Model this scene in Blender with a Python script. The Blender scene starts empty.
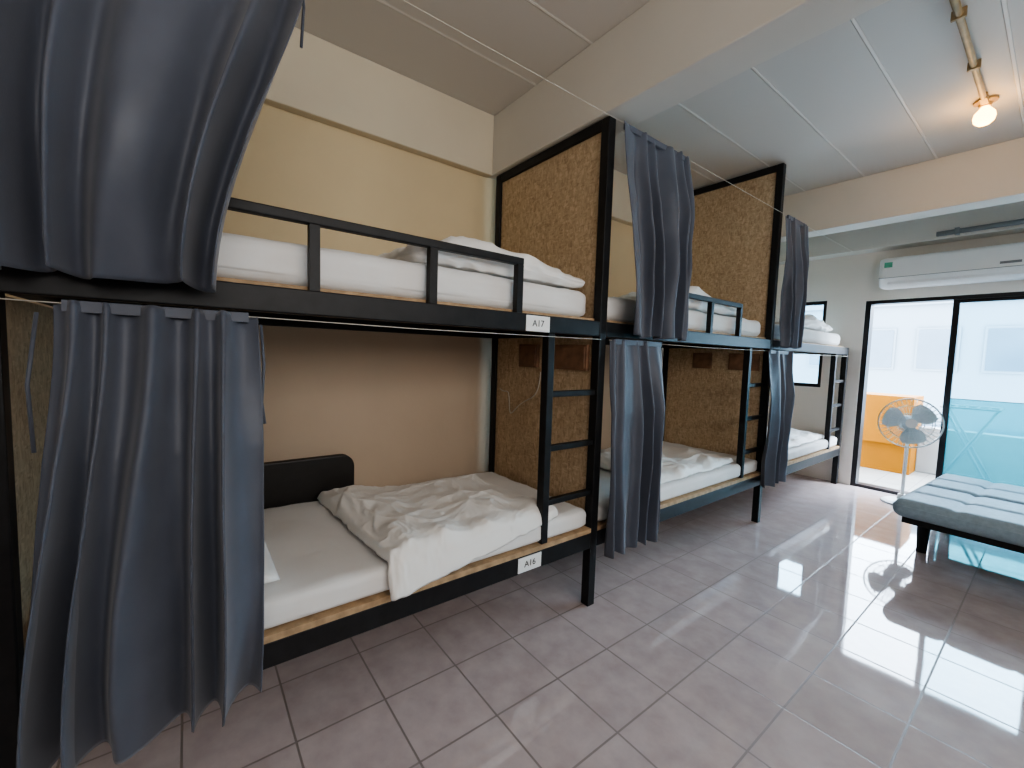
import bpy, bmesh, math, random
from mathutils import Vector, Matrix, noise
random.seed(7)
SC = bpy.context.scene
C = SC.collection
PI = math.pi
WL = {}

# ------------------------------------------------------------------ materials
def newmat(name):
    m = bpy.data.materials.new(name); m.use_nodes = True
    nt = m.node_tree; b = nt.nodes['Principled BSDF']
    return m, nt, b
def N(nt, t, **kw):
    n = nt.nodes.new(t)
    for k, v in kw.items(): setattr(n, k, v)
    return n
def coords(nt, scale=(1,1,1), loc=(0,0,0), rot=(0,0,0)):
    tc = N(nt, 'ShaderNodeTexCoord'); mp = N(nt, 'ShaderNodeMapping')
    mp.inputs['Scale'].default_value = scale; mp.inputs['Location'].default_value = loc; mp.inputs['Rotation'].default_value = rot
    nt.links.new(tc.outputs['Object'], mp.inputs['Vector'])
    return mp.outputs['Vector']
def ramp(nt, fac, stops):
    r = N(nt, 'ShaderNodeValToRGB'); e = r.color_ramp.elements
    while len(e) < len(stops): e.new(0.5)
    for i, (p, c) in enumerate(stops): e[i].position = p; e[i].color = (*c, 1)
    nt.links.new(fac, r.inputs['Fac']); return r.outputs['Color']
def bump(nt, b, height, strength, dist=0.01):
    bp = N(nt, 'ShaderNodeBump'); bp.inputs['Strength'].default_value = strength; bp.inputs['Distance'].default_value = dist
    nt.links.new(height, bp.inputs['Height']); nt.links.new(bp.outputs['Normal'], b.inputs['Normal'])
def simple(name, col, rough=0.5, metal=0.0, nscale=12, var=0.12, bstr=0.0, bscale=None, spec=0.5, sheen=0.0):
    m, nt, b = newmat(name)
    v = coords(nt)
    n = N(nt, 'ShaderNodeTexNoise'); n.inputs['Scale'].default_value = nscale; n.inputs['Detail'].default_value = 5
    nt.links.new(v, n.inputs['Vector'])
    c = ramp(nt, n.outputs['Fac'], [(0.3, tuple(x*(1-var) for x in col)), (0.7, tuple(min(1, x*(1+var)) for x in col))])
    nt.links.new(c, b.inputs['Base Color'])
    b.inputs['Roughness'].default_value = rough; b.inputs['Metallic'].default_value = metal
    b.inputs['Specular IOR Level'].default_value = spec
    if sheen: b.inputs['Sheen Weight'].default_value = sheen
    if bstr:
        n2 = N(nt, 'ShaderNodeTexNoise'); n2.inputs['Scale'].default_value = bscale or nscale*6; n2.inputs['Detail'].default_value = 4
        nt.links.new(v, n2.inputs['Vector']); bump(nt, b, n2.outputs['Fac'], bstr)
    return m
def emit(name, col, strength):
    m, nt, b = newmat(name)
    b.inputs['Base Color'].default_value = (*col, 1)
    b.inputs['Emission Color'].default_value = (*col, 1); b.inputs['Emission Strength'].default_value = strength
    return m

M = {}
M['steel'] = simple('black_painted_steel', (.012,.012,.013), .45, 0, 20, .3, spec=.3)
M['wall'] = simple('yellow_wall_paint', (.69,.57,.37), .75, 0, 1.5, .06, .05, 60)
M['wall_low'] = simple('shade_toned_wall_paint', (.57,.45,.335), .75, 0, 1.5, .06, .05, 60)  # lower wall: shade below the upper bunks put into the wall colour
M['cream'] = simple('pale_grey_cream_paint', (.69,.66,.60), .7, 0, 1.5, .05, .05, 40)
M['warmcream'] = simple('warm_cream_paint', (.68,.61,.48), .7, 0, 1.5, .05, .05, 40)
M['endwall'] = simple('pale_end_wall_paint', (.78,.73,.66), .7, 0, 1.5, .04, .05, 40)
M['white'] = simple('white_cotton', (.86,.84,.805), .5, 0, 5, .01, 0, 14, .4, .15)
M['sheet'] = simple('white_bed_sheet', (.78,.765,.745), .9, 0, 4, .03, .2, 10, .2, .2)
M['plastic'] = simple('white_plastic', (.86,.87,.86), .35, 0, 5, .02)
M['paleplastic'] = simple('pale_grey_plastic', (.50,.56,.58), .35, 0, 5, .03)
M['greyplastic'] = simple('grey_plastic', (.20,.22,.23), .4, 0, 5, .05)
M['dark'] = simple('dark_plastic', (.03,.03,.035), .5, 0, 5, .05)
M['ply'] = simple('plywood_edge', (.42,.29,.175), .6, 0, 25, .25, .05, spec=.2)
M['shelf'] = simple('red_brown_wood', (.22,.12,.07), .5, 0, 18, .3, .05)
M['headboard'] = simple('black_vinyl', (.014,.012,.011), .45, 0, 30, .2, .05)
M['brass'] = simple('yellowed_conduit_paint', (.38,.27,.14), .5, 0, 15, .2)
M['futon'] = simple('blue_grey_upholstery', (.32,.41,.47), .65, 0, 40, .10, .1, 250, .25, .1)
M['orange'] = simple('orange_paint', (.22,.080,.002), .6, 0, 3, .08, spec=.1)
M['sticker'] = simple('green_sticker', (.12,.45,.30), .5, 0, 30, .2)
M['concrete'] = simple('pale_concrete', (.30,.30,.29), .8, 0, 3, .08)
M['facade'] = simple('pale_facade', (.105,.13,.145), .8, 0, .6, .06)
M['facadeglass'] = simple('blue_window_glass', (.045,.07,.09), .2, 0, 2, .1)
M['ink'] = simple('black_ink', (.02,.02,.02), .6)
M['aluminium'] = simple('dark_aluminium', (.02,.021,.024), .35, .3, 10, .1)
M['bulb'] = emit('glowing_bulb', (1,.50,.11), 16)
M['cable'] = simple('white_cable', (.6,.57,.5), .5)

def m_curtain():
    m, nt, b = newmat('slate_blue_curtain_cloth')
    v = coords(nt)
    n = N(nt, 'ShaderNodeTexNoise'); n.inputs['Scale'].default_value = 6; n.inputs['Detail'].default_value = 6
    nt.links.new(v, n.inputs['Vector'])
    c = ramp(nt, n.outputs['Fac'], [(.3, (.073,.082,.107)), (.7, (.092,.103,.133))])
    nt.links.new(c, b.inputs['Base Color'])
    b.inputs['Roughness'].default_value = .5; b.inputs['Sheen Weight'].default_value = .2; b.inputs['Specular IOR Level'].default_value = .4
    w = N(nt, 'ShaderNodeTexNoise'); w.inputs['Scale'].default_value = 240; nt.links.new(v, w.inputs['Vector'])
    bump(nt, b, w.outputs['Fac'], .06, .003)
    return m
M['curtain'] = m_curtain()

def m_osb():
    m, nt, b = newmat('osb_board')
    outs = []
    for sc, rot in (((34,34,11),(0,.5,0)), ((12,34,40),(0,.35,0)), ((30,30,14),(0,-.9,0))):
        vo = N(nt, 'ShaderNodeTexVoronoi'); vo.inputs['Scale'].default_value = 2.9; vo.inputs['Randomness'].default_value = 1
        nt.links.new(coords(nt, sc, rot=rot), vo.inputs['Vector'])
        s = N(nt, 'ShaderNodeSeparateColor'); nt.links.new(vo.outputs['Color'], s.inputs['Color']); outs.append(s.outputs['Red'])
    n = N(nt, 'ShaderNodeTexNoise'); n.inputs['Scale'].default_value = 48; nt.links.new(coords(nt), n.inputs['Vector'])
    st = ramp(nt, n.outputs['Fac'], [(.46, (0,0,0)), (.54, (1,1,1))])
    mx = N(nt, 'ShaderNodeMix'); mx.data_type = 'FLOAT'
    nt.links.new(st, mx.inputs[0]); nt.links.new(outs[0], mx.inputs[2]); nt.links.new(outs[1], mx.inputs[3])
    mx2 = N(nt, 'ShaderNodeMix'); mx2.data_type = 'FLOAT'; mx2.inputs[0].default_value = .45
    nt.links.new(mx.outputs[0], mx2.inputs[2]); nt.links.new(outs[2], mx2.inputs[3])
    c = ramp(nt, mx2.outputs[0], [(.08, (.37,.255,.155)), (.35, (.48,.35,.22)), (.62, (.54,.405,.26)), (.92, (.64,.50,.34))])
    nt.links.new(c, b.inputs['Base Color']); b.inputs['Roughness'].default_value = .5
    bump(nt, b, mx2.outputs[0], .10, .002)
    return m
M['osb'] = m_osb()

def m_floor(name, c1, c2, grout, size, loc, rough, spec=.5):
    m, nt, b = newmat(name)
    br = N(nt, 'ShaderNodeTexBrick'); br.offset = 0; br.squash = 1
    nt.links.new(coords(nt, loc=loc), br.inputs['Vector'])
    br.inputs['Scale'].default_value = 1; br.inputs['Brick Width'].default_value = size; br.inputs['Row Height'].default_value = size
    br.inputs['Mortar Size'].default_value = .004; br.inputs['Mortar Smooth'].default_value = .2
    n = N(nt, 'ShaderNodeTexNoise'); n.inputs['Scale'].default_value = 9; n.inputs['Detail'].default_value = 8; n.inputs['Roughness'].default_value = .6
    nt.links.new(coords(nt), n.inputs['Vector'])
    ca = ramp(nt, n.outputs['Fac'], [(.3, c1), (.7, c2)])
    nt.links.new(ca, br.inputs['Color1'])
    cb = ramp(nt, n.outputs['Fac'], [(.3, tuple(x*.90 for x in c1)), (.7, tuple(x*.93 for x in c2))])
    nt.links.new(cb, br.inputs['Color2']); br.inputs['Mortar'].default_value = (*grout, 1)
    nt.links.new(br.outputs['Color'], b.inputs['Base Color'])
    rr = ramp(nt, br.outputs['Fac'], [(0, (rough,)*3), (1, (.6,)*3)])
    nt.links.new(rr, b.inputs['Roughness']); b.inputs['Specular IOR Level'].default_value = spec
    inv = N(nt, 'ShaderNodeMath', operation='SUBTRACT'); inv.inputs[0].default_value = 1
    nt.links.new(br.outputs['Fac'], inv.inputs[1])
    n2 = N(nt, 'ShaderNodeTexNoise'); n2.inputs['Scale'].default_value = 4; n2.inputs['Detail'].default_value = 1; nt.links.new(coords(nt), n2.inputs['Vector'])
    ad = N(nt, 'ShaderNodeMath', operation='MULTIPLY_ADD'); ad.inputs[1].default_value = .4
    nt.links.new(n2.outputs['Fac'], ad.inputs[0]); nt.links.new(inv.outputs[0], ad.inputs[2])
    bump(nt, b, ad.outputs[0], .2, .003)
    return m
M['floor'] = m_floor('pink_grey_marbled_floor_tiles', (.48,.395,.385), (.58,.495,.48), (.24,.195,.18), .30, (-.07,-.01,0), .04, 1.0)
M['balcony'] = m_floor('pale_balcony_tiles', (.22,.21,.19), (.27,.26,.24), (.15,.15,.14), .30, (0,0,0), .4)

def m_ceiling():
    m, nt, b = newmat('white_ceiling_boards')
    tc = coords(nt, loc=(-.47,0,0))
    br = N(nt, 'ShaderNodeTexBrick'); br.offset = 0
    nt.links.new(tc, br.inputs['Vector'])
    br.inputs['Scale'].default_value = 1; br.inputs['Brick Width'].default_value = .42; br.inputs['Row Height'].default_value = 2.4
    br.inputs['Mortar Size'].default_value = .009; br.inputs['Mortar Smooth'].default_value = .4
    br.inputs['Color1'].default_value = (.66,.63,.59,1); br.inputs['Color2'].default_value = (.61,.585,.55,1); br.inputs['Mortar'].default_value = (.82,.79,.75,1)
    nt.links.new(br.outputs['Color'], b.inputs['Base Color']); b.inputs['Roughness'].default_value = .6
    bump(nt, b, br.outputs['Fac'], .7, .008)
    return m
M['ceiling'] = m_ceiling()

def m_glass(name, tint, frost=0.0, fcol=(.3,.7,.7)):
    m, nt, b = newmat(name); nt.nodes.remove(b)
    out = nt.nodes['Material Output']
    t = N(nt, 'ShaderNodeBsdfTransparent'); t.inputs['Color'].default_value = (*tint, 1)
    g = N(nt, 'ShaderNodeBsdfGlossy'); g.inputs['Roughness'].default_value = .05
    fr = N(nt, 'ShaderNodeFresnel'); fr.inputs['IOR'].default_value = 1.45
    mx = N(nt, 'ShaderNodeMixShader'); nt.links.new(fr.outputs[0], mx.inputs[0]); nt.links.new(t.outputs[0], mx.inputs[1]); nt.links.new(g.outputs[0], mx.inputs[2])
    last = mx
    if frost:
        tl = N(nt, 'ShaderNodeBsdfTranslucent'); tl.inputs['Color'].default_value = (*fcol, 1)
        m2 = N(nt, 'ShaderNodeMixShader'); m2.inputs[0].default_value = frost
        nt.links.new(mx.outputs[0], m2.inputs[1]); nt.links.new(tl.outputs[0], m2.inputs[2]); last = m2
    nt.links.new(last.outputs[0], out.inputs['Surface'])
    return m
M['glass'] = m_glass('clear_glass', (.80,.93,.97))
M['tealglass'] = m_glass('teal_frosted_glass', (.35,.72,.77), .40, (.065,.18,.20))

# ------------------------------------------------------------------ mesh helpers
def box(bm, x0,x1,y0,y1,z0,z1):
    v = [bm.verts.new((x,y,z)) for x in (x0,x1) for y in (y0,y1) for z in (z0,z1)]
    for f in ((0,1,3,2),(4,6,7,5),(0,4,5,1),(2,3,7,6),(0,2,6,4),(1,5,7,3)): bm.faces.new([v[i] for i in f])
def tube(bm, pts, r, n=8, closed=False):
    pts = [Vector(p) for p in pts]; k = len(pts); rings = []
    rr = r if isinstance(r, (list,tuple)) else [r]*k
    ref = None
    for i, p in enumerate(pts):
        if closed: d = (pts[(i+1)%k]-pts[i-1])
        else: d = (pts[min(i+1,k-1)]-pts[max(i-1,0)])
        d.normalize()
        if ref is None: ref = Vector((0,0,1)) if abs(d.z) < .9 else Vector((1,0,0))
        a = d.cross(ref)
        if a.length < 1e-4: a = d.orthogonal()
        a.normalize(); b2 = a.cross(d); ref = b2
        rings.append([bm.verts.new(p + a*math.cos(2*PI*j/n)*rr[i] + b2*math.sin(2*PI*j/n)*rr[i]) for j in range(n)])
    for i in range(k if closed else k-1):
        A, B = rings[i], rings[(i+1)%k]
        for j in range(n): bm.faces.new((A[j], A[(j+1)%n], B[(j+1)%n], B[j]))
    if not closed: bm.faces.new(rings[0][::-1]); bm.faces.new(rings[-1])
def lathe(bm, prof, cx, cy, n=24):
    rings = [[bm.verts.new((cx+r*math.cos(2*PI*j/n), cy+r*math.sin(2*PI*j/n), z)) for j in range(n)] for r, z in prof]
    for A, B in zip(rings, rings[1:]):
        for j in range(n): bm.faces.new((A[j], A[(j+1)%n], B[(j+1)%n], B[j]))
    bm.faces.new(rings[0][::-1]); bm.faces.new(rings[-1])
def soft_box(bm, x0,x1,y0,y1,z0,z1, r, cuts=20, amp=0.0, nsc=6.0, seed=0, post=None, flatbot=True):
    t = bmesh.new(); bmesh.ops.create_cube(t, size=2)
    bmesh.ops.subdivide_edges(t, edges=t.edges[:], cuts=cuts, use_grid_fill=True)
    h = Vector(((x1-x0)/2,(y1-y0)/2,(z1-z0)/2)); c = Vector(((x1+x0)/2,(y1+y0)/2,(z1+z0)/2))
    r = min(r, h.x, h.y, h.z)
    for v in t.verts:
        p = Vector((v.co.x*h.x, v.co.y*h.y, v.co.z*h.z))
        q = Vector([max(-(h[i]-r), min(h[i]-r, p[i])) for i in range(3)])
        d = p-q; nn = d.normalized() if d.length > 1e-9 else Vector((0,0,0))
        p = q + nn*r + c
        if amp:
            k = noise.noise(p*nsc + Vector((seed*7.3,seed*3.1,0)))*.6 + (.5-abs(noise.noise(p*nsc*1.7 + Vector((seed,9,seed*2)))))*.5
            w = 1.0
            if flatbot and nn.z < -.3: w = 0
            p += nn*amp*k*w
        if post: p = post(p, nn)
        v.co = p
    me = bpy.data.meshes.new('t'); t.to_mesh(me); t.free(); bm.from_mesh(me); bpy.data.meshes.remove(me)

# ------------------------------------------------------------------ object helpers
def setp(o, **k):
    for a, b in k.items():
        if b is not None: o[a] = b
def finish(bm, name, mat, off, smooth, bevel):
    bmesh.ops.recalc_face_normals(bm, faces=bm.faces[:])
    if off.length: bmesh.ops.translate(bm, vec=-off, verts=bm.verts[:])
    me = bpy.data.meshes.new(name); bm.to_mesh(me); bm.free()
    if smooth:
        for p in me.polygons: p.use_smooth = True
    me.materials.append(mat)
    o = bpy.data.objects.new(name, me); C.objects.link(o)
    if bevel:
        b = o.modifiers.new('bevel','BEVEL'); b.width = bevel; b.segments = 2; b.limit_method = 'ANGLE'
    return o
def thing(name, label, cat, loc, group=None):
    o = bpy.data.objects.new(name, None); o.empty_display_size = .1; C.objects.link(o); o.location = loc
    WL[o.name] = Vector(loc); setp(o, label=label, category=cat, group=group); return o
def part(name, bm, mat, parent, smooth=False, bevel=0.0, label=None):
    o = finish(bm, name, mat, WL[parent.name], smooth, bevel)
    o.parent = parent; WL[o.name] = WL[parent.name]; setp(o, label=label); return o
def solo(name, bm, mat, label, cat, group=None, smooth=True, bevel=0.0):
    xs = [v.co.x for v in bm.verts]; ys = [v.co.y for v in bm.verts]; zs = [v.co.z for v in bm.verts]
    off = Vector(((min(xs)+max(xs))/2, (min(ys)+max(ys))/2, min(zs)))
    o = finish(bm, name, mat, off, smooth, bevel); o.location = off; WL[o.name] = off
    setp(o, label=label, category=cat, group=group); return o
def struct(name, bm, mat, parent=None, bevel=0.0, smooth=False):
    if parent: return part(name, bm, mat, parent, smooth, bevel)
    o = finish(bm, name, mat, Vector((0,0,0)), smooth, bevel); o['kind'] = 'structure'; WL[o.name] = Vector((0,0,0)); return o
def B(*boxes):
    bm = bmesh.new()
    for b in boxes: box(bm, *b)
    return bm
def T(pts, r, n=8, closed=False):
    bm = bmesh.new(); tube(bm, pts, r, n, closed); return bm
def sm(e0, e1, x):
    t = max(0, min(1, (x-e0)/(e1-e0))); return t*t*(3-2*t)
def ridge(x, y, z, S, pw):
    return (1-min(1, abs(noise.noise(Vector((x,y,z))+S))*1.5))**pw

# ------------------------------------------------------------------ camera (from the room's two vanishing directions)
f = 423.3
d1 = Vector((1065-512, 371-384, f)).normalized()
d2 = Vector((187-512, 344-384, f)).normalized(); d2 = (d2 - d1*d2.dot(d1)).normalized()
up = d1.cross(d2).normalized()
R = Matrix(((-d2.x, d2.y, d2.z), (d1.x, -d1.y, -d1.z), (up.x, -up.y, -up.z)))
cam = bpy.data.cameras.new('camera'); co = bpy.data.objects.new('camera', cam); C.objects.link(co)
co.matrix_world = Matrix.Translation((2.42, .348, 1.30)) @ R.to_4x4()
cam.sensor_fit = 'HORIZONTAL'; cam.sensor_width = 36; cam.lens = f*36/1024; cam.clip_start = .02
SC.camera = co

# ------------------------------------------------------------------ lower duvets: a cover with spare cloth settles over a lumpy filling, kept as a plain mesh
def cloth_duvet(corners, zm, xe, puff, excess, frames, n, seed):
    a, b, c, dd = [Vector((q[0], q[1], 0)) for q in corners]
    S = Vector((seed*3.1, seed*1.7, seed))
    def plan(s, u): return (a*(1-s)+dd*s)*(1-u) + (b*(1-s)+c*s)*u
    def fill(s, u):
        ed = min(s, 1-s, u, 1-u); k = min(1, ed/.10); q = plan(s, u)
        return (1-(1-k)**2)**.5*(puff + .026*noise.noise(Vector((q.x*4.5,q.y*4.5,0))+S) + .012*noise.noise(Vector((q.x*10,q.y*10,4))+S))
    def rest_on(q):      # height of the bed under a plan point
        return zm if q.x < xe else zm - min(.12, (q.x-xe)*1.6)
    # the filling as a solid collider
    bm = bmesh.new(); k = 44; G = []
    for i in range(k+1):
        row = []
        for j in range(k+1):
            s, u = i/k, j/k; q = plan(s, u); q = q - (q-plan(.5,.5))*.04
            row.append(bm.verts.new((q.x, q.y, rest_on(q) + fill(s,u) - .012)))
        G.append(row)
    H = [[bm.verts.new((v.co.x, v.co.y, .40)) for v in row] for row in G]
    for i in range(k):
        for j in range(k):
            bm.faces.new((G[i][j],G[i+1][j],G[i+1][j+1],G[i][j+1])); bm.faces.new((H[i][j],H[i][j+1],H[i+1][j+1],H[i+1][j]))
    for i in range(k):
        for e in (0, k):
            bm.faces.new((G[i][e],G[i+1][e],H[i+1][e],H[i][e])); bm.faces.new((G[e][i],G[e][i+1],H[e][i+1],H[e][i]))
    cols = []
    cb = B((-.05,xe-.004,-1.0,8.0,.30,zm-.002))
    for mb in (bm, cb):
        bmesh.ops.recalc_face_normals(mb, faces=mb.faces[:])
        cm = bpy.data.meshes.new('t'); mb.to_mesh(cm); mb.free()
        o = bpy.data.objects.new('t', cm); C.objects.link(o); o.modifiers.new('c','COLLISION')
        o.collision.thickness_outer = .005; o.collision.cloth_friction = 40; cols.append(o)
    # the cover
    bm = bmesh.new(); G = []; rest = []
    for i in range(n+1):
        row = []
        for j in range(n+1):
            s, u = i/n, j/n; q = plan(s, u)
            z = rest_on(q) + fill(s, u) + .014 + .012*noise.noise(Vector((q.x*11,q.y*11,seed))) + .008*noise.noise(Vector((q.x*25,q.y*25,seed)))
            row.append(bm.verts.new((q.x + .01*noise.noise(Vector((q.y*6,seed,1))), q.y + .012*noise.noise(Vector((q.x*6,seed,2))), z)))
            m_ = plan(.5,.5); g = 1+excess
            rest.append(Vector((m_.x+(q.x-m_.x)*g, m_.y+(q.y-m_.y)*g, zm)))
        G.append(row)
    for i in range(n):
        for j in range(n): bm.faces.new((G[i][j],G[i+1][j],G[i+1][j+1],G[i][j+1]))
    me = bpy.data.meshes.new('t'); bm.to_mesh(me); bm.free()
    ob = bpy.data.objects.new('t', me); C.objects.link(ob)
    ob.shape_key_add(name='Basis'); rk = ob.shape_key_add(name='Rest')
    for d_, p in zip(rk.data, rest): d_.co = p
    vg = ob.vertex_groups.new(name='pin'); rnd = random.Random(seed)
    pr = .006*(104/n)**2
    for i in range(n+1):
        for j in range(n+1):
            onedge = (j in (0,n) or i == 0)
            if (onedge and (i+j) % 13 == 0) or (3 < i < n*.85 and 3 < j < n-3 and rnd.random() < pr): vg.add([i*(n+1)+j], 1.0, 'REPLACE')
    m = ob.modifiers.new('c','CLOTH'); s = m.settings
    s.quality = 6; s.mass = .12; s.tension_stiffness = 18; s.compression_stiffness = 18; s.shear_stiffness = 6; s.bending_stiffness = .10
    s.tension_damping = 6; s.compression_damping = 6; s.shear_damping = 6; s.bending_damping = .5; s.air_damping = 2
    s.vertex_group_mass = 'pin'; s.pin_stiffness = 2.0; s.rest_shape_key = rk
    m.collision_settings.distance_min = .005; m.collision_settings.collision_quality = 3
    m.point_cache.frame_start = 1; m.point_cache.frame_end = frames+5
    for fr in range(1, frames+1): SC.frame_set(fr)
    em = bpy.data.meshes.new_from_object(ob.evaluated_get(bpy.context.evaluated_depsgraph_get()))
    for o in [ob]+cols: bpy.data.objects.remove(o)
    SC.frame_set(1)
    top = [v.co.copy() for v in em.vertices]; bpy.data.meshes.remove(em)
    zs = [p.z for p in top]
    if min(zs) < .2 or max(zs) > .9: raise ValueError('cloth ran away')
    # close it into a flat-bottomed cover
    bm = bmesh.new(); W_ = n+1
    A = [bm.verts.new(p) for p in top]
    Bt = []
    for i in range(W_):
        for j in range(W_):
            p = top[i*W_+j]
            if i in (0,n) or j in (0,n): Bt.append(bm.verts.new(p + Vector((-.004 if p.x > xe else 0, 0, -.008))))
            else: Bt.append(bm.verts.new(p + (Vector((-.016,0,-.010)) if p.x > xe-.01 else Vector((0,0,-.014)))))
    for i in range(n):
        for j in range(n):
            k = i*W_+j
            bm.faces.new((A[k],A[k+W_],A[k+W_+1],A[k+1])); bm.faces.new((Bt[k],Bt[k+1],Bt[k+W_+1],Bt[k+W_]))
    for i in range(n):
        for e in (0, n):
            k = i*W_+e; bm.faces.new((A[k],A[k+W_],Bt[k+W_],Bt[k]))
            k = e*W_+i; bm.faces.new((A[k],A[k+1],Bt[k+1],Bt[k]))
    return bm
settled = []
try:
    settled.append(cloth_duvet(((.14,.86),(.42,1.70),(.99,1.76),(1.06,.90)), .526, .992, .074, .14, 34, 110, 3))
    settled.append(cloth_duvet(((.20,2.60),(.35,3.55),(.955,3.62),(.955,2.58)), .526, .992, .055, .14, 28, 72, 6))
except Exception as ex:
    print('CLOTH FALLBACK', ex)

# ------------------------------------------------------------------ room shell
XR, YB, YE, ZC = 4.2, -2.3, 6.0, 2.83
struct('floor', B((-.15,XR+.15,YB-.15,YE+.15,-.1,0)), M['floor'])
struct('ceiling', B((-.15,XR+.15,YB-.15,YE+.15,ZC,ZC+.1)), M['ceiling'])
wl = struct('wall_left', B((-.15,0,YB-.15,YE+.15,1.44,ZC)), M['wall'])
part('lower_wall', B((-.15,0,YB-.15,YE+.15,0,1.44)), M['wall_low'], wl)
struct('wall_right', B((XR,XR+.15,YB-.15,YE+.15,0,ZC)), M['endwall'])
struct('wall_back', B((0,XR,YB-.15,YB,0,ZC)), M['endwall'])
DX0, DX1, DZ = 1.10, 3.86, 1.965
struct('wall_end', B((0,.30,YE,YE+.15,0,ZC),(.30,.76,YE,YE+.15,0,1.03),(.30,.76,YE,YE+.15,2.0,ZC),(.76,DX0,YE,YE+.15,0,ZC),
                     (DX0,DX1,YE,YE+.15,DZ,ZC),(DX1,XR,YE,YE+.15,0,ZC)), M['endwall'])
struct('trim_1', B((0,.06,YB,1.95,2.455,ZC),(0,.06,2.15,4.75,2.455,ZC),(0,.06,4.95,5.8,2.455,ZC)), M['warmcream'], bevel=.006)       # wall beam
struct('trim_2', B((0,XR,1.95,2.15,2.46,ZC)), M['cream'], bevel=.006)
struct('trim_3', B((0,XR,4.75,4.95,2.46,ZC)), M['cream'], bevel=.006)
struct('trim_4', B((0,XR,5.8,6.0,2.46,ZC)), M['cream'], bevel=.006)
# window in the end wall
w = struct('window_1', B((.30,.34,YE+.03,YE+.09,1.03,2.0),(.72,.76,YE+.03,YE+.09,1.03,2.0),(.34,.72,YE+.03,YE+.09,1.03,1.07),(.34,.72,YE+.03,YE+.09,1.96,2.0),(.34,.72,YE+.03,YE+.09,1.50,1.54)), M['aluminium'])
part('pane', B((.34,.72,YE+.055,YE+.06,1.07,1.50),(.34,.72,YE+.055,YE+.06,1.54,1.96)), M['glass'], w)
# sliding door: open at the left, three glazed panels to the right
FT = DZ-.035
d = struct('door_1', B((DX0,DX0+.045,YE+.01,YE+.13,0,DZ),(DX1-.045,DX1,YE+.01,YE+.13,0,DZ),(DX0+.045,DX1-.045,YE+.01,YE+.13,FT,DZ),(DX0+.045,DX1-.045,YE+.01,YE+.13,0,.03)), M['aluminium'])
for px0, px1, ya in ((1.74,2.45,.03),(2.42,3.13,.08),(3.10,3.81,.03)):
    y0 = YE+ya; y1 = y0+.04; ym = (y0+y1)/2
    p = part('sliding_panel', B((px0,px0+.045,y0,y1,.03,FT),(px1-.045,px1,y0,y1,.03,FT),(px0+.045,px1-.045,y0,y1,.03,.09),(px0+.045,px1-.045,y0,y1,FT-.03,FT),(px0+.045,px1-.045,y0+.017,y1-.017,1.007,1.013)), M['aluminium'], d)
    part('clear_pane', B((px0+.045,px1-.045,ym-.003,ym+.003,1.013,FT-.03)), M['glass'], p)
    part('frosted_pane', B((px0+.045,px1-.045,ym-.003,ym+.003,.09,1.007)), M['tealglass'], p, label='teal frosted lower pane')
# balcony outside
struct('floor_balcony', B((-.2,XR+.15,YE+.15,7.75,-.12,-.02)), M['balcony'])
struct('wall_balcony', B((-.2,1.36,7.2,7.75,.34,.93),(-.2,1.36,7.27,7.75,-.02,.34)), M['orange'])
struct('wall_parapet', B((1.36,XR+.15,7.6,7.75,-.02,.55)), M['concrete'], bevel=.01)

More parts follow.
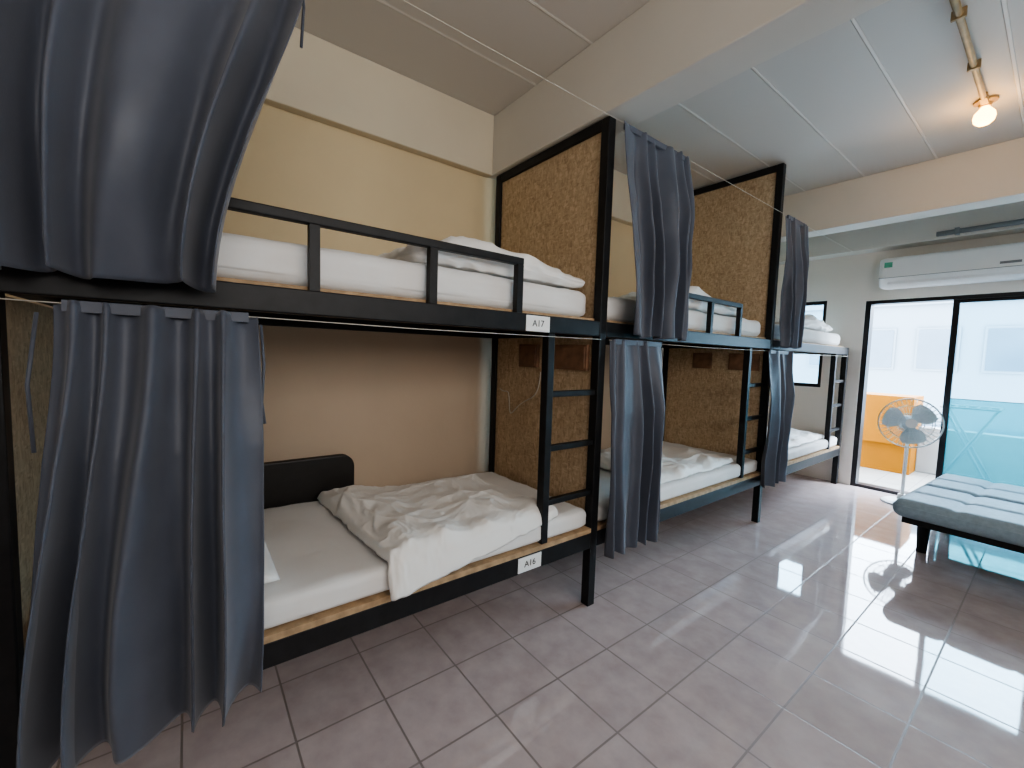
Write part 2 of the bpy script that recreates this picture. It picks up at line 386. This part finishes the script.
# ------------------------------------------------------------------ bunk beds
def text_bm(s, size):
    cu = bpy.data.curves.new('t','FONT'); cu.body = s; cu.size = size; cu.align_x = 'CENTER'; cu.align_y = 'CENTER'; cu.extrude = .0006
    o = bpy.data.objects.new('t', cu); C.objects.link(o); bpy.context.view_layer.update()
    me = bpy.data.meshes.new_from_object(o.evaluated_get(bpy.context.evaluated_depsgraph_get()))
    bpy.data.objects.remove(o); bm = bmesh.new(); bm.from_mesh(me); bpy.data.meshes.remove(me); return bm
XB0, XB1, XF0, XF1 = .065, .115, .955, 1.005
def bunk(y0, L, label, top, near_end, plates, far_end=True, guard=None):
    t = thing('bunk_bed', label, 'bunk bed', (.535, y0+L/2, 0), 'black steel bunk beds in a row')
    y1 = y0+L; s = .025; e = y1-s; st = y0+s
    def posts(yc, ztop):
        for x0, x1 in ((XF0,XF1),(XB0,XB1)):
            part('post', B((x0,x1,yc-s,yc+s,0,ztop)), M['steel'], t, bevel=.004)
    posts(y1, top if top else 1.475)
    ends = [(y1, top)] if far_end else []
    if near_end: posts(y0, 2.455); ends.append((y0, 2.455))
    for z0, z1 in ((.315,.397),(1.40,1.475)):
        nm = 'lower_rail' if z0 < 1 else 'upper_rail'
        part(nm, B((XF0,XF1,st,e,z0,z1),(XB0,XB1,st,e,z0,z1)), M['steel'], t, bevel=.004)
        part('cross_rail', B((XB1,XF0,y1-s,y1+s,z0,z1)), M['steel'], t, bevel=.004)
        part('cross_rail', B((XB1,XF0,y0+s,y0+3*s,z0,z1)), M['steel'], t, bevel=.004)
    part('lower_platform', B((XB0,XF1,st,e,.397,.42)), M['ply'], t)
    part('upper_platform', B((XB0,XF0+.01,st,e,1.475,1.49)), M['ply'], t)
    for yc, tp in ends:
        part('partition_board', B((XB1,XF0,yc-.009,yc+.009,.397,1.40)), M['osb'], t, label='lower brown chipboard partition')
        if tp:
            part('partition_board', B((XB1,XF0,yc-.009,yc+.009,1.475,tp-.05)), M['osb'], t, label='upper brown chipboard partition')
            part('partition_rail', B((XB1,XF0,yc-s,yc+s,tp-.05,tp)), M['steel'], t, bevel=.004)
    if guard is not None:
        gy = st if guard == 0 else y0+.262+.402*guard-.015
        g = part('guard_rail', B((.97,1.0,gy,y0+1.485,1.675,1.705)), M['steel'], t, bevel=.004)
        for k in range(guard, 4):
            yy = y0+.262+.402*k; part('upright', B((.97,1.0,yy-.015,yy+.015,1.475,1.675)), M['steel'], g)
    la = part('ladder', B((XF0,XF1-.005,y1-.36,y1-.32,.397,1.40)), M['steel'], t, bevel=.004)
    for z in (.607,.865,1.12): part('rung', B((XF0+.01,XF1-.012,y1-.32,e,z-.014,z+.014)), M['steel'], la, bevel=.003)
    for s_, z in plates:
        pl = part('number_plate', B((XF1,XF1+.003,y1-.50,y1-.365,z-.034,z+.034)), M['plastic'], t, label='white number plate')
        bm = text_bm(s_, .040)
        bmesh.ops.transform(bm, matrix=Matrix(((0,0,1,XF1+.004),(1,0,0,y1-.4325),(0,1,0,z),(0,0,0,1))), verts=bm.verts[:])
        part('lettering', bm, M['ink'], pl)
    return t
bunk(0.0, 2.0, 'nearest black steel bunk bed with two white number plates', 2.455, True, (('A17',1.435),('A16',.356)), True, 0)
bunk(2.0, 2.0, 'middle black steel bunk bed of the row of three', 2.815, False, (), True, 1)
bunk(4.0, 1.93, 'farthest black steel bunk bed, beside the glass sliding door', None, False, (), False)

# ------------------------------------------------------------------ bedding
def mattress(y0, y1, x0, x1, z0, z1, label, seed, r=.03):
    bm = bmesh.new(); soft_box(bm, x0,x1,y0,y1,z0,z1,r,40,.014,6,seed)
    solo('mattress', bm, M['sheet'], label, 'mattress', 'white mattresses on the bunks')
mattress(.04,1.96,.12,.990,.42,.52,'white sheeted mattress on lower bunk of nearest bunk bed',1)
mattress(2.04,3.96,.12,.990,.42,.52,'white sheeted mattress on lower bunk of middle bunk bed',2)
mattress(4.04,5.89,.12,.990,.42,.52,'white sheeted mattress on lower bunk of farthest bunk bed',3)
mattress(.04,1.96,.12,.945,1.49,1.628,'white sheeted mattress on upper bunk of nearest bunk bed',4,.045)
mattress(2.04,3.96,.12,.945,1.49,1.62,'white sheeted mattress on upper bunk of middle bunk bed',5,.045)
mattress(4.04,5.89,.12,.945,1.49,1.62,'white sheeted mattress on upper bunk of farthest bunk bed',6,.045)
def duvet(corners, zt, xe, puff, seed, label, n=170, wr=.018, waves=.02):
    a, b, c, dd = [Vector(q) for q in corners]
    bm = bmesh.new(); top = []; bot = []
    rb = .035
    S = Vector((seed*3.7, seed*1.3, seed*2.1))
    for i in range(n+1):
        s = i/n; rt = []; rbt = []
        for j in range(n+1):
            u = j/n
            q = (a*(1-s)+dd*s)*(1-u) + (b*(1-s)+c*s)*u
            ed = min(s,1-s,u,1-u); prof = min(1, ed/.08); prof = math.sqrt(max(0, 1-(1-prof)**2))
            P = Vector((q.x, q.y, 0))
            wv = P + Vector((noise.noise(P*2.0+S), noise.noise(P*2.0+S+Vector((5,5,5))), 0))*.13
            r1 = ridge(wv.x*1.5+wv.y*1.2, wv.y*7.5-wv.x*3.5, 1, S, 1.6)
            thick = max(.006, .010 + prof*(puff + waves*noise.noise(wv*2.8+S) + wr*(r1-.35)))
            o = max(0, q.x-xe)
            if o <= 0: base = Vector((q.x, q.y, zt)); nrm = Vector((0,0,1))
            else:
                arc = rb*PI/2
                if o < arc:
                    an = o/rb; base = Vector((xe+rb*math.sin(an), q.y, zt-rb+rb*math.cos(an))); nrm = Vector((math.sin(an),0,math.cos(an)))
                else: base = Vector((xe+rb, q.y, zt-rb-(o-arc))); nrm = Vector((1,0,0))
            rt.append(bm.verts.new(base+nrm*thick)); rbt.append(bm.verts.new(base+nrm*.003))
        top.append(rt); bot.append(rbt)
    for i in range(n):
        for j in range(n):
            bm.faces.new((top[i][j],top[i+1][j],top[i+1][j+1],top[i][j+1]))
            bm.faces.new((bot[i][j],bot[i][j+1],bot[i+1][j+1],bot[i+1][j]))
    for i in range(n):
        for k in (0,n):
            bm.faces.new((top[i][k],top[i+1][k],bot[i+1][k],bot[i][k]))
            bm.faces.new((top[k][i],top[k][i+1],bot[k][i+1],bot[k][i]))
    return solo('duvet', bm, M['white'], label, 'duvet', 'white duvets on the bunks')
DL = ('crumpled white duvet hanging over the front edge of nearest lower bunk', 'rumpled white duvet spread on lower bunk of middle bunk bed', 'loose white duvet on lower bunk of farthest bunk bed')
def lay(bm, label):
    o = solo('duvet', bm, M['white'], label, 'duvet', 'white duvets on the bunks')
    md = o.modifiers.new('smooth','SUBSURF'); md.levels = 1; md.render_levels = 1; return o
if len(settled) > 0: lay(settled[0], DL[0])
else: duvet(((.13,.86),(.44,1.60),(1.07,1.74),(1.14,.90)), .530, .985, .042, 2, DL[0], 230)
if len(settled) > 1:
    o = lay(settled[1], DL[1])
    o2 = o.copy(); C.objects.link(o2); o2.location = o.location + Vector((0, 1.97, 0)); o2['label'] = DL[2]
else:
    duvet(((.25,2.55),(.25,3.55),(.96,3.62),(.96,2.5)), .530, .975, .042, 5, DL[1], 130)
    duvet(((.25,4.4),(.25,5.5),(.95,5.5),(.95,4.45)), .530, .975, .05, 8, DL[2], 100)
def folded(x0,x1,y0,y1,z0,z1,seed,label):
    bm = bmesh.new(); S = Vector((seed*5.1,seed*2.3,0))
    def post(p, nn):
        v = (p.y-y0)/(y1-y0); hz = (p.z-z0)/(z1-z0)
        if hz > .05:
            lift = 1 - .62*sm(.42,1.0,v) - .40*sm(.30,0,v)
            p.z = z0 + (p.z-z0)*lift*(1+.25*noise.noise(p*3.5+S))
            w = p + Vector((noise.noise(p*3+S),noise.noise(p*3-S),0))*.10
            p += nn*(.018*(ridge(w.x*4+w.y*2, w.y*5, w.z*12, S, 2)-.25) + .008*(ridge(w.x*10, w.y*9, w.z*20, S, 2)-.25))
        zm = .42+.10*noise.noise(Vector((p.y*3,seed,0)))
        p -= Vector((nn.x,nn.y,0))*.008*math.exp(-((hz-zm)/.12)**2)
        return p
    soft_box(bm, x0,x1,y0,y1,z0,z1,.06,64,.014,5,seed,post)
    solo('duvet', bm, M['white'], label, 'duvet', 'white duvets on the bunks')
folded(.22,.93,1.02,1.95,1.640,1.762,1,'loosely folded white duvet on upper bunk of nearest bunk bed')
folded(.22,.93,2.75,3.65,1.632,1.76,2,'loosely folded white duvet on upper bunk of middle bunk bed')
folded(.22,.93,4.8,5.7,1.632,1.74,3,'loosely folded white duvet on upper bunk of farthest bunk bed')
def pillow(cx, cy, z0, wx, wy, h, seed, label):
    bm = bmesh.new(); n = 30; top=[]; bot=[]
    for i in range(n+1):
        a=[];b=[]
        for j in range(n+1):
            u=-1+2*i/n; v=-1+2*j/n
            pr=((1-abs(u)**2.6)*(1-abs(v)**2.6))**.5
            pin=1-.08*(abs(u)**2)*(1-abs(v)) ; piv=1-.08*(abs(v)**2)*(1-abs(u))
            x=cx+u*wx/2*piv; y=cy+v*wy/2*pin
            k=.012*noise.noise(Vector((x*9,y*9,seed)))*pr
            a.append(bm.verts.new((x,y,z0+h*.4+h*.6*pr+k))); b.append(bm.verts.new((x,y,z0+h*.4-h*.39*pr)))
        top.append(a);bot.append(b)
    for i in range(n):
        for j in range(n):
            bm.faces.new((top[i][j],top[i+1][j],top[i+1][j+1],top[i][j+1])); bm.faces.new((bot[i][j],bot[i][j+1],bot[i+1][j+1],bot[i+1][j]))
    bmesh.ops.remove_doubles(bm, verts=bm.verts[:], dist=.0005)
    solo('pillow', bm, M['white'], label, 'pillow')
pillow(.66,.33,.527,.64,.47,.12,2,'white pillow beside the lower curtain on nearest lower bunk')
# black rounded headboard against the wall, lower bunk
bm = bmesh.new(); prof = []
y0,y1,z0,z1,r = .10,1.06,.42,.735,.07
for cy_,cz_,a0 in ((y1-r,z1-r,0),(y0+r,z1-r,PI/2)):
    for k in range(9): prof.append((cy_+r*math.cos(a0+k*PI/16), cz_+r*math.sin(a0+k*PI/16)))
prof += [(y0,z0),(y1,z0)]
A = [bm.verts.new((.072,a,b)) for a,b in prof]; Bv = [bm.verts.new((.112,a,b)) for a,b in prof]
bm.faces.new(A); bm.faces.new(Bv[::-1])
for i in range(len(A)): bm.faces.new((A[i],A[(i+1)%len(A)],Bv[(i+1)%len(A)],Bv[i]))
solo('headboard', bm, M['headboard'], 'black padded panel with rounded top corners against the wall behind nearest lower mattress', 'headboard', smooth=False, bevel=.008)

# ------------------------------------------------------------------ curtains
def curtain(label, yt, yb, zt, zb, xt, xb, folds, amp, seed, group, ties=(), sag=0.0, rough=1.0, bulge=0.0, drift=0.0):
    nu, nv = folds*28, 90
    t = thing('curtain', label, 'curtain', ((xt+xb)/2, (yb[0]+yb[1])/2, zb), group)
    bm = bmesh.new(); G = []
    for i in range(nv+1):
        v = i/nv; row = []; e = v*v*(3-2*v)
        a0 = yt[0]*(1-e)+yb[0]*e; a1 = yt[1]*(1-e)+yb[1]*e; xc = xt*(1-min(1,v*3))+xb*min(1,v*3)
        xc += bulge*math.sin(PI*v**1.6)
        for j in range(nu+1):
            s = j/nu
            ph = 2*PI*folds*(s + .05*rough*math.sin(2*PI*1.9*s+seed) + .02*math.sin(2.5*v+6*s+seed) + .010*math.sin(6*v+5*s+seed*2)) + .9*rough*noise.noise(Vector((s*4, v*1.5, seed+8))) + drift*v*v
            am = amp*(.40+.60*min(1,v*1.6))*(.8+.8*noise.noise(Vector((s*folds*.7, v*1.1, seed))))
            x = xc + am*math.sin(ph) + .10*am*math.sin(2*ph+2*v+seed) + amp*.55*noise.noise(Vector((s*3,v*2,seed+4)))
            x += .010*rough*noise.noise(Vector((s*folds*1.2+v*2.5, v*5, seed+2)))
            y = a0+(a1-a0)*s + .25*am*math.cos(ph+.6)
            z = zt*(1-v)+zb*v + v*(.008*math.sin(ph*.5+seed) + sag*(s-.5))
            if v < .03: z += .006*math.sin(ph)
            row.append(bm.verts.new((max(x,1.012), y, z)))
        G.append(row)
    for i in range(nv):
        for j in range(nu): bm.faces.new((G[i][j],G[i+1][j],G[i+1][j+1],G[i][j+1]))
    c = part('cloth', bm, M['curtain'], t, smooth=True)
    m = c.modifiers.new('thickness','SOLIDIFY'); m.thickness = .003; m.offset = 1
    bm = bmesh.new()
    box(bm, xt-.008, xt+.008, min(yt[0],yt[1])+.02, max(yt[0],yt[1])-.02, zt-.02, zt+.006)
    part('heading_tape', bm, M['curtain'], t)
    for pts in ties: part('tie_cord', T(pts,.004,6), M['curtain'], t, smooth=True)
    return t
GU, GL = 'curtains on the upper bunks', 'curtains on the lower bunks'
curtain('large slate blue curtain bunched before the nearest upper bunk', (-.14,.64), (-.08,.42), 2.43, 1.445, 1.04, 1.10, 5, .062, 1.3, GU, (((1.03,.62,2.36),(1.05,.625,2.25),(1.05,.618,2.14)),), -.01, 1.2, .08, 1.2)
curtain('long slate blue curtain gathered before the nearest lower bunk', (.105,.505), (.04,.49), 1.385, .325, 1.03, 1.11, 5, .060, 4.1, GL, (((1.03,.515,1.36),(1.04,.52,1.25),(1.03,.515,1.14),(1.045,.52,1.08)),((1.03,.085,1.36),(1.05,.07,1.2),(1.05,.075,1.05))), .01, .85, .05, .6)
curtain('slate blue curtain by the upper partition between nearest and middle bunk beds', (2.04,2.62), (2.13,2.63), 2.43, 1.41, 1.03, 1.07, 5, .040, 2.2, GU)
curtain('slate blue curtain between nearest and middle lower bunks', (2.03,2.48), (2.02,2.49), 1.385, .285, 1.03, 1.07, 5, .038, 5.7, GL, rough=.7)
curtain('slate blue curtain between middle and farthest upper bunks', (4.03,4.45), (4.06,4.42), 2.43, 1.42, 1.03, 1.06, 4, .034, 3.4, GU)
curtain('slate blue curtain between middle and farthest lower bunks', (3.88,4.34), (3.86,4.33), 1.385, .32, 1.03, 1.06, 4, .034, 6.6, GL)
solo('curtain_wire', T([(1.022,-.15,2.435),(1.022,2,2.44),(1.022,4,2.435),(1.022,5.79,2.44)],.0014,6), M['cable'], 'thin pale curtain wire stretched along the tops of the upper bunks', 'wire')
for a, b, lb in ((.03,1.97,'nearest'),(2.03,3.97,'middle'),(4.03,5.9,'farthest')):
    solo('curtain_wire', T([(1.018,a,1.385),(1.022,(a+b)/2,1.378),(1.018,b,1.385)],.0016,6), M['cable'], 'thin curtain wire under the upper rail of the %s bunk bed' % lb, 'wire')

# ------------------------------------------------------------------ wooden boxes and cable on the partitions
def wallbox(x0, x1, yp, label):
    t = thing('wall_box', label, 'wooden box', ((x0+x1)/2, yp-.02, 1.22), 'small wooden boxes on the lower partitions')
    part('body', B((x0,x1,yp-.022,yp,1.225,1.36)), M['shelf'], t, bevel=.003)
    part('front_panel', B((x0+.012,x1-.012,yp-.027,yp-.022,1.237,1.348)), M['shelf'], t, bevel=.002)
wallbox(.37,.54,1.991,'smaller square brown wooden box left of nearest ladder on chipboard')
wallbox(.69,.93,1.991,'brown wooden box seen between the stiles of the nearest ladder')
wallbox(.37,.54,3.991,'smaller brown wooden box on chipboard partition of middle bunk bed')
wallbox(.69,.93,3.991,'wider brown wooden box on chipboard partition of middle bunk bed')
pts = []
for k in range(40):
    u = k/39; pts.append((.56-.42*u+.04*math.sin(u*9), 1.985, 1.20-.25*math.sin(u*PI*.9)-.05*math.sin(u*14)*u))
solo('power_cable', T(pts,.003,6), M['cable'], 'thin white cable looping across the nearest lower chipboard partition', 'cable')

# ------------------------------------------------------------------ ceiling lamp and conduit
t = thing('ceiling_conduit', 'yellowed pipe conduit running along the ceiling to the bulb', 'conduit', (2.03,2.9,2.80))
part('pipe', T([(2.03,2.16,2.808),(2.03,3.0,2.808),(2.03,3.90,2.808)],.014,10), M['brass'], t, smooth=True)
for y in (2.5,3.0,3.5): part('clip', B((2.006,2.054,y-.006,y+.006,2.79,2.83)), M['brass'], t)
t = thing('ceiling_lamp', 'glowing warm bulb in a ceiling holder at the end of the conduit', 'lamp', (2.03,4.0,2.69))
bm = bmesh.new(); lathe(bm, [(.05,2.829),(.05,2.818),(.03,2.81),(.026,2.797),(.024,2.793)],2.03,4.0)
box(bm,2.015,2.045,3.89,3.97,2.795,2.829)
part('holder', bm, M['brass'], t, smooth=False)
bm = bmesh.new(); lathe(bm, [(.016,2.793),(.026,2.78),(.042,2.76),(.047,2.737),(.042,2.713),(.026,2.697),(.003,2.69)],2.03,4.0)
part('bulb', bm, M['bulb'], t, smooth=True)

# ------------------------------------------------------------------ air conditioner
t = thing('air_conditioner', 'white wall mounted split air conditioner above the glass sliding door', 'air conditioner', (1.76,5.9,2.06))
bm = bmesh.new()
def acp(p, nn):
    if p.z < 2.15 and p.y < 5.88: p.y += (2.15-p.z)*.55*(5.88-p.y)/.1
    return p
soft_box(bm, 1.23,2.28,5.78,6.0,2.06,2.345,.03,24,0,1,0,acp)
part('body', bm, M['plastic'], t, smooth=True)
part('louver', B((1.30,2.20,5.800,5.812,2.085,2.130)), M['plastic'], t, bevel=.003)
part('air_slot', B((1.30,2.20,5.806,5.83,2.130,2.137)), M['dark'], t)
part('front_seam', B((1.235,2.275,5.779,5.79,2.150,2.154)), M['greyplastic'], t)
part('display', B((2.02,2.14,5.778,5.79,2.18,2.20)), M['greyplastic'], t)
part('sticker', B((1.27,1.33,5.778,5.79,2.25,2.30)), M['sticker'], t)
t = thing('pipe_trunking', 'grey pipe running along the beam above the air conditioner', 'pipe', (2.2,5.77,2.5))
part('pipe', T([(1.62,5.765,2.50),(2.3,5.765,2.505),(3.4,5.765,2.51)],.022,10), M['greyplastic'], t, smooth=True)
for x in (1.75,2.15,2.7): part('clip', B((x-.015,x+.015,5.74,5.80,2.475,2.53)), M['greyplastic'], t)

# ------------------------------------------------------------------ futon (built square, then turned a little about its near left corner)
FX0,FX1,FY0,FY1 = 0,1.8,0,1.30
t = thing('sofa_bed', 'flattened blue-grey tufted sofa bed on black legs near the glass door', 'sofa bed', (0,0,0))
def tuft(p, nn, y0, y1):
    if nn.z > .2:
        cx = (p.x-FX0)/(FX1-FX0)*6; cy = (p.y-y0)/(y1-y0)*2
        gx = abs(math.sin(PI*cx)); gy = abs(math.sin(PI*cy))
        p.z -= .016*max(math.exp(-(gx/.22)**2)*.8, math.exp(-(gy/.22)**2)*.8) + .016*math.exp(-((gx/.25)**2+(gy/.25)**2))
    return p
for a, b, nm in ((FY0,(FY0+FY1)/2-.006,'seat_cushion'),((FY0+FY1)/2+.006,FY1,'back_cushion')):
    bm = bmesh.new(); soft_box(bm, FX0,FX1,a,b,.305,.43,.055,84,0,1,0,lambda p,nn,a=a,b=b: tuft(p,nn,a,b))
    part(nm, bm, M['futon'], t, smooth=True)
part('frame', B((FX0+.05,FX1-.05,FY0+.05,FY0+.09,.265,.305),(FX0+.05,FX1-.05,FY1-.09,FY1-.05,.265,.305),(FX0+.05,FX0+.09,FY0+.09,FY1-.09,.265,.305),(FX1-.09,FX1-.05,FY0+.09,FY1-.09,.265,.305),(FX0+.09,FX1-.09,.62,.68,.265,.305)), M['steel'], t, bevel=.004)
for x in (FX0+.10,FX1-.10):
    for y in (FY0+.38,FY1-.25):
        bm = bmesh.new(); tube(bm, [(x,y,0),(x,y,.265)],[.028,.038],14); part('leg', bm, M['steel'], t)
        part('leg_block', B((x-.042,x+.042,y-.042,y+.042,.265,.305)), M['steel'], t)
t.location = (1.78,4.05,0); t.rotation_euler = (0,0,-.055)

# ------------------------------------------------------------------ standing fan
fx, fy, fz = 1.57, 5.70, .77
t = thing('standing_fan', 'white pedestal fan with round wire cage behind the sofa bed', 'fan', (fx,fy,0))
bm = bmesh.new(); lathe(bm,[(.15,0),(.15,.015),(.12,.03),(.04,.045),(.03,.09)],fx,fy,32); part('base', bm, M['plastic'], t, smooth=False)
part('pole', T([(fx,fy,.05),(fx,fy,fz-.10)],.014,12), M['plastic'], t, smooth=True)
ax = Vector((.30,-.95,.08)).normalized(); sx = ax.cross(Vector((0,0,1))).normalized(); sy = sx.cross(ax)
hc = Vector((fx,fy,fz)); P = lambda u,v,w: tuple(hc+sx*u+sy*v+ax*w)
part('neck', T([(fx,fy,fz-.12),P(0,-.07,-.09),P(0,0,-.09)],.022,10), M['greyplastic'], t, smooth=True)
part('motor', T([P(0,0,-.17),P(0,0,-.15),P(0,0,-.06),P(0,0,-.04)],[.04,.065,.07,.05],20), M['paleplastic'], t, smooth=True)
for sgn, nm in ((1,'front_cage'),(-1,'rear_cage')):
    bm = bmesh.new(); Rr = .225
    for rad, off in ((Rr,.0),(.16,.045),(.09,.058),(.04,.062)):
        tube(bm, [P(rad*math.cos(2*PI*k/36), rad*math.sin(2*PI*k/36), .045+sgn*off) if sgn>0 else P(rad*math.cos(2*PI*k/36), rad*math.sin(2*PI*k/36), .04-off) for k in range(36)], .003 if rad<Rr else .006, 6, True)
    for k in range(36):
        a = 2*PI*k/36
        tube(bm, [P(rr_*math.cos(a), rr_*math.sin(a), (.045+o) if sgn>0 else (.04-o)) for rr_, o in ((Rr,0),(.19,.03),(.12,.055),(.04,.062))], .0018, 5)
    part(nm, bm, M['paleplastic'], t, smooth=True)
part('cage_badge', T([P(0,0,.105),P(0,0,.112)],.042,20), M['plastic'], t)
h = part('hub', T([P(0,0,-.03),P(0,0,.06)],.03,16), M['paleplastic'], t)
for k in range(3):
    bm = bmesh.new(); a0 = 2*PI*k/3+.3; g = []
    for i in range(9):
        r_ = .03+.165*i/8; wd = .35+.55*math.sin(PI*min(1,i/8*.75+.12)); row = []
        for j in range(7):
            an = a0+wd*(j/6-.5)*1.6; row.append(bm.verts.new(P(r_*math.cos(an), r_*math.sin(an), .02+.03*(j/6-.5))))
        g.append(row)
    for i in range(8):
        for j in range(6): bm.faces.new((g[i][j],g[i+1][j],g[i+1][j+1],g[i][j+1]))
    part('blade', bm, M['paleplastic'], t, smooth=True)

# ------------------------------------------------------------------ balcony rack and the building across
t = thing('drying_rack', 'grey folding rack standing on the balcony behind the glass', 'rack', (1.85,6.95,-.02))
for y in (6.8,7.1):
    part('leg', T([(1.62,y,-.02),(2.05,y,.88)],.014,8), M['greyplastic'], t, smooth=True)
    part('leg', T([(2.08,y+.03,-.02),(1.65,y+.03,.88)],.014,8), M['greyplastic'], t, smooth=True)
for k in range(6):
    x = 1.65+.08*k; part('bar', T([(x,6.78,.88),(x,7.15,.88)],.008,6), M['greyplastic'], t, smooth=True)
part('top_rail', T([(1.63,6.79,.88),(2.07,6.79,.88)],.012,8), M['greyplastic'], t, smooth=True)
part('top_rail', T([(1.63,7.14,.88),(2.07,7.14,.88)],.012,8), M['greyplastic'], t, smooth=True)
t = thing('building', 'pale building with blue windows across the street beyond the balcony', 'building', (2.5,17,-6))
part('wall', B((-3.0,8.0,15.5,19,-6,2.9)), M['facade'], t)
part('roof_edge', B((-3.1,8.1,15.4,19.1,2.9,3.1)), M['facade'], t)
for k in range(8):
    for z in (-1.2,1.2):
        x = -2.4+1.2*k
        wn = part('window', B((x,x+.8,15.46,15.5,z,z+1.1)), M['facade'], t)
        part('pane', B((x+.05,x+.75,15.44,15.46,z+.05,z+1.05)), M['facadeglass'], wn)

# ------------------------------------------------------------------ light
W = bpy.data.worlds.new('world'); SC.world = W; W.use_nodes = True
bg = W.node_tree.nodes['Background']
sky = W.node_tree.nodes.new('ShaderNodeTexSky'); sky.sky_type = 'PREETHAM'; sky.turbidity = 5; sky.sun_direction = (.5,.3,.8)
mx = W.node_tree.nodes.new('ShaderNodeMix'); mx.data_type = 'RGBA'; mx.inputs[0].default_value = .08
mx.inputs[6].default_value = (.69,.83,1,1); W.node_tree.links.new(sky.outputs[0], mx.inputs[7])
W.node_tree.links.new(mx.outputs[2], bg.inputs['Color']); bg.inputs['Strength'].default_value = 25
def lamp(name, typ, loc, energy, col, rot=(0,0,0), size=1, sy=None, portal=False):
    l = bpy.data.lights.new(name, typ); l.energy = energy; l.color = col
    if typ == 'AREA':
        l.size = size
        if sy: l.shape = 'RECTANGLE'; l.size_y = sy
        if portal: l.cycles.is_portal = True
    elif typ == 'SUN': l.angle = .02
    else: l.shadow_soft_size = size
    o = bpy.data.objects.new(name, l); C.objects.link(o); o.location = loc; o.rotation_euler = rot; return o
lamp('door_portal','AREA',(2.48,6.16,1.0),1,(1,1,1),(-PI/2,0,0),2.8,2.0,True)
lamp('window_portal','AREA',(.53,6.16,1.5),1,(1,1,1),(-PI/2,0,0),.46,1.0,True)
lamp('sun','SUN',(0,0,10),2,(1,.95,.88),(-.2,.5,0))
lamp('bulb_light','POINT',(2.03,4.0,2.62),2.5,(1,.64,.32),size=.04)
lamp('side_fill','AREA',(4.1,1.0,2.1),46,(1,.955,.915),(0,PI/2,0),1.0,3.0)  # added fill lamp standing in for an unseen window on the right
SC.view_settings.view_transform = 'AgX'
SC.view_settings.look = 'AgX - Medium High Contrast'
SC.view_settings.exposure = 0.2
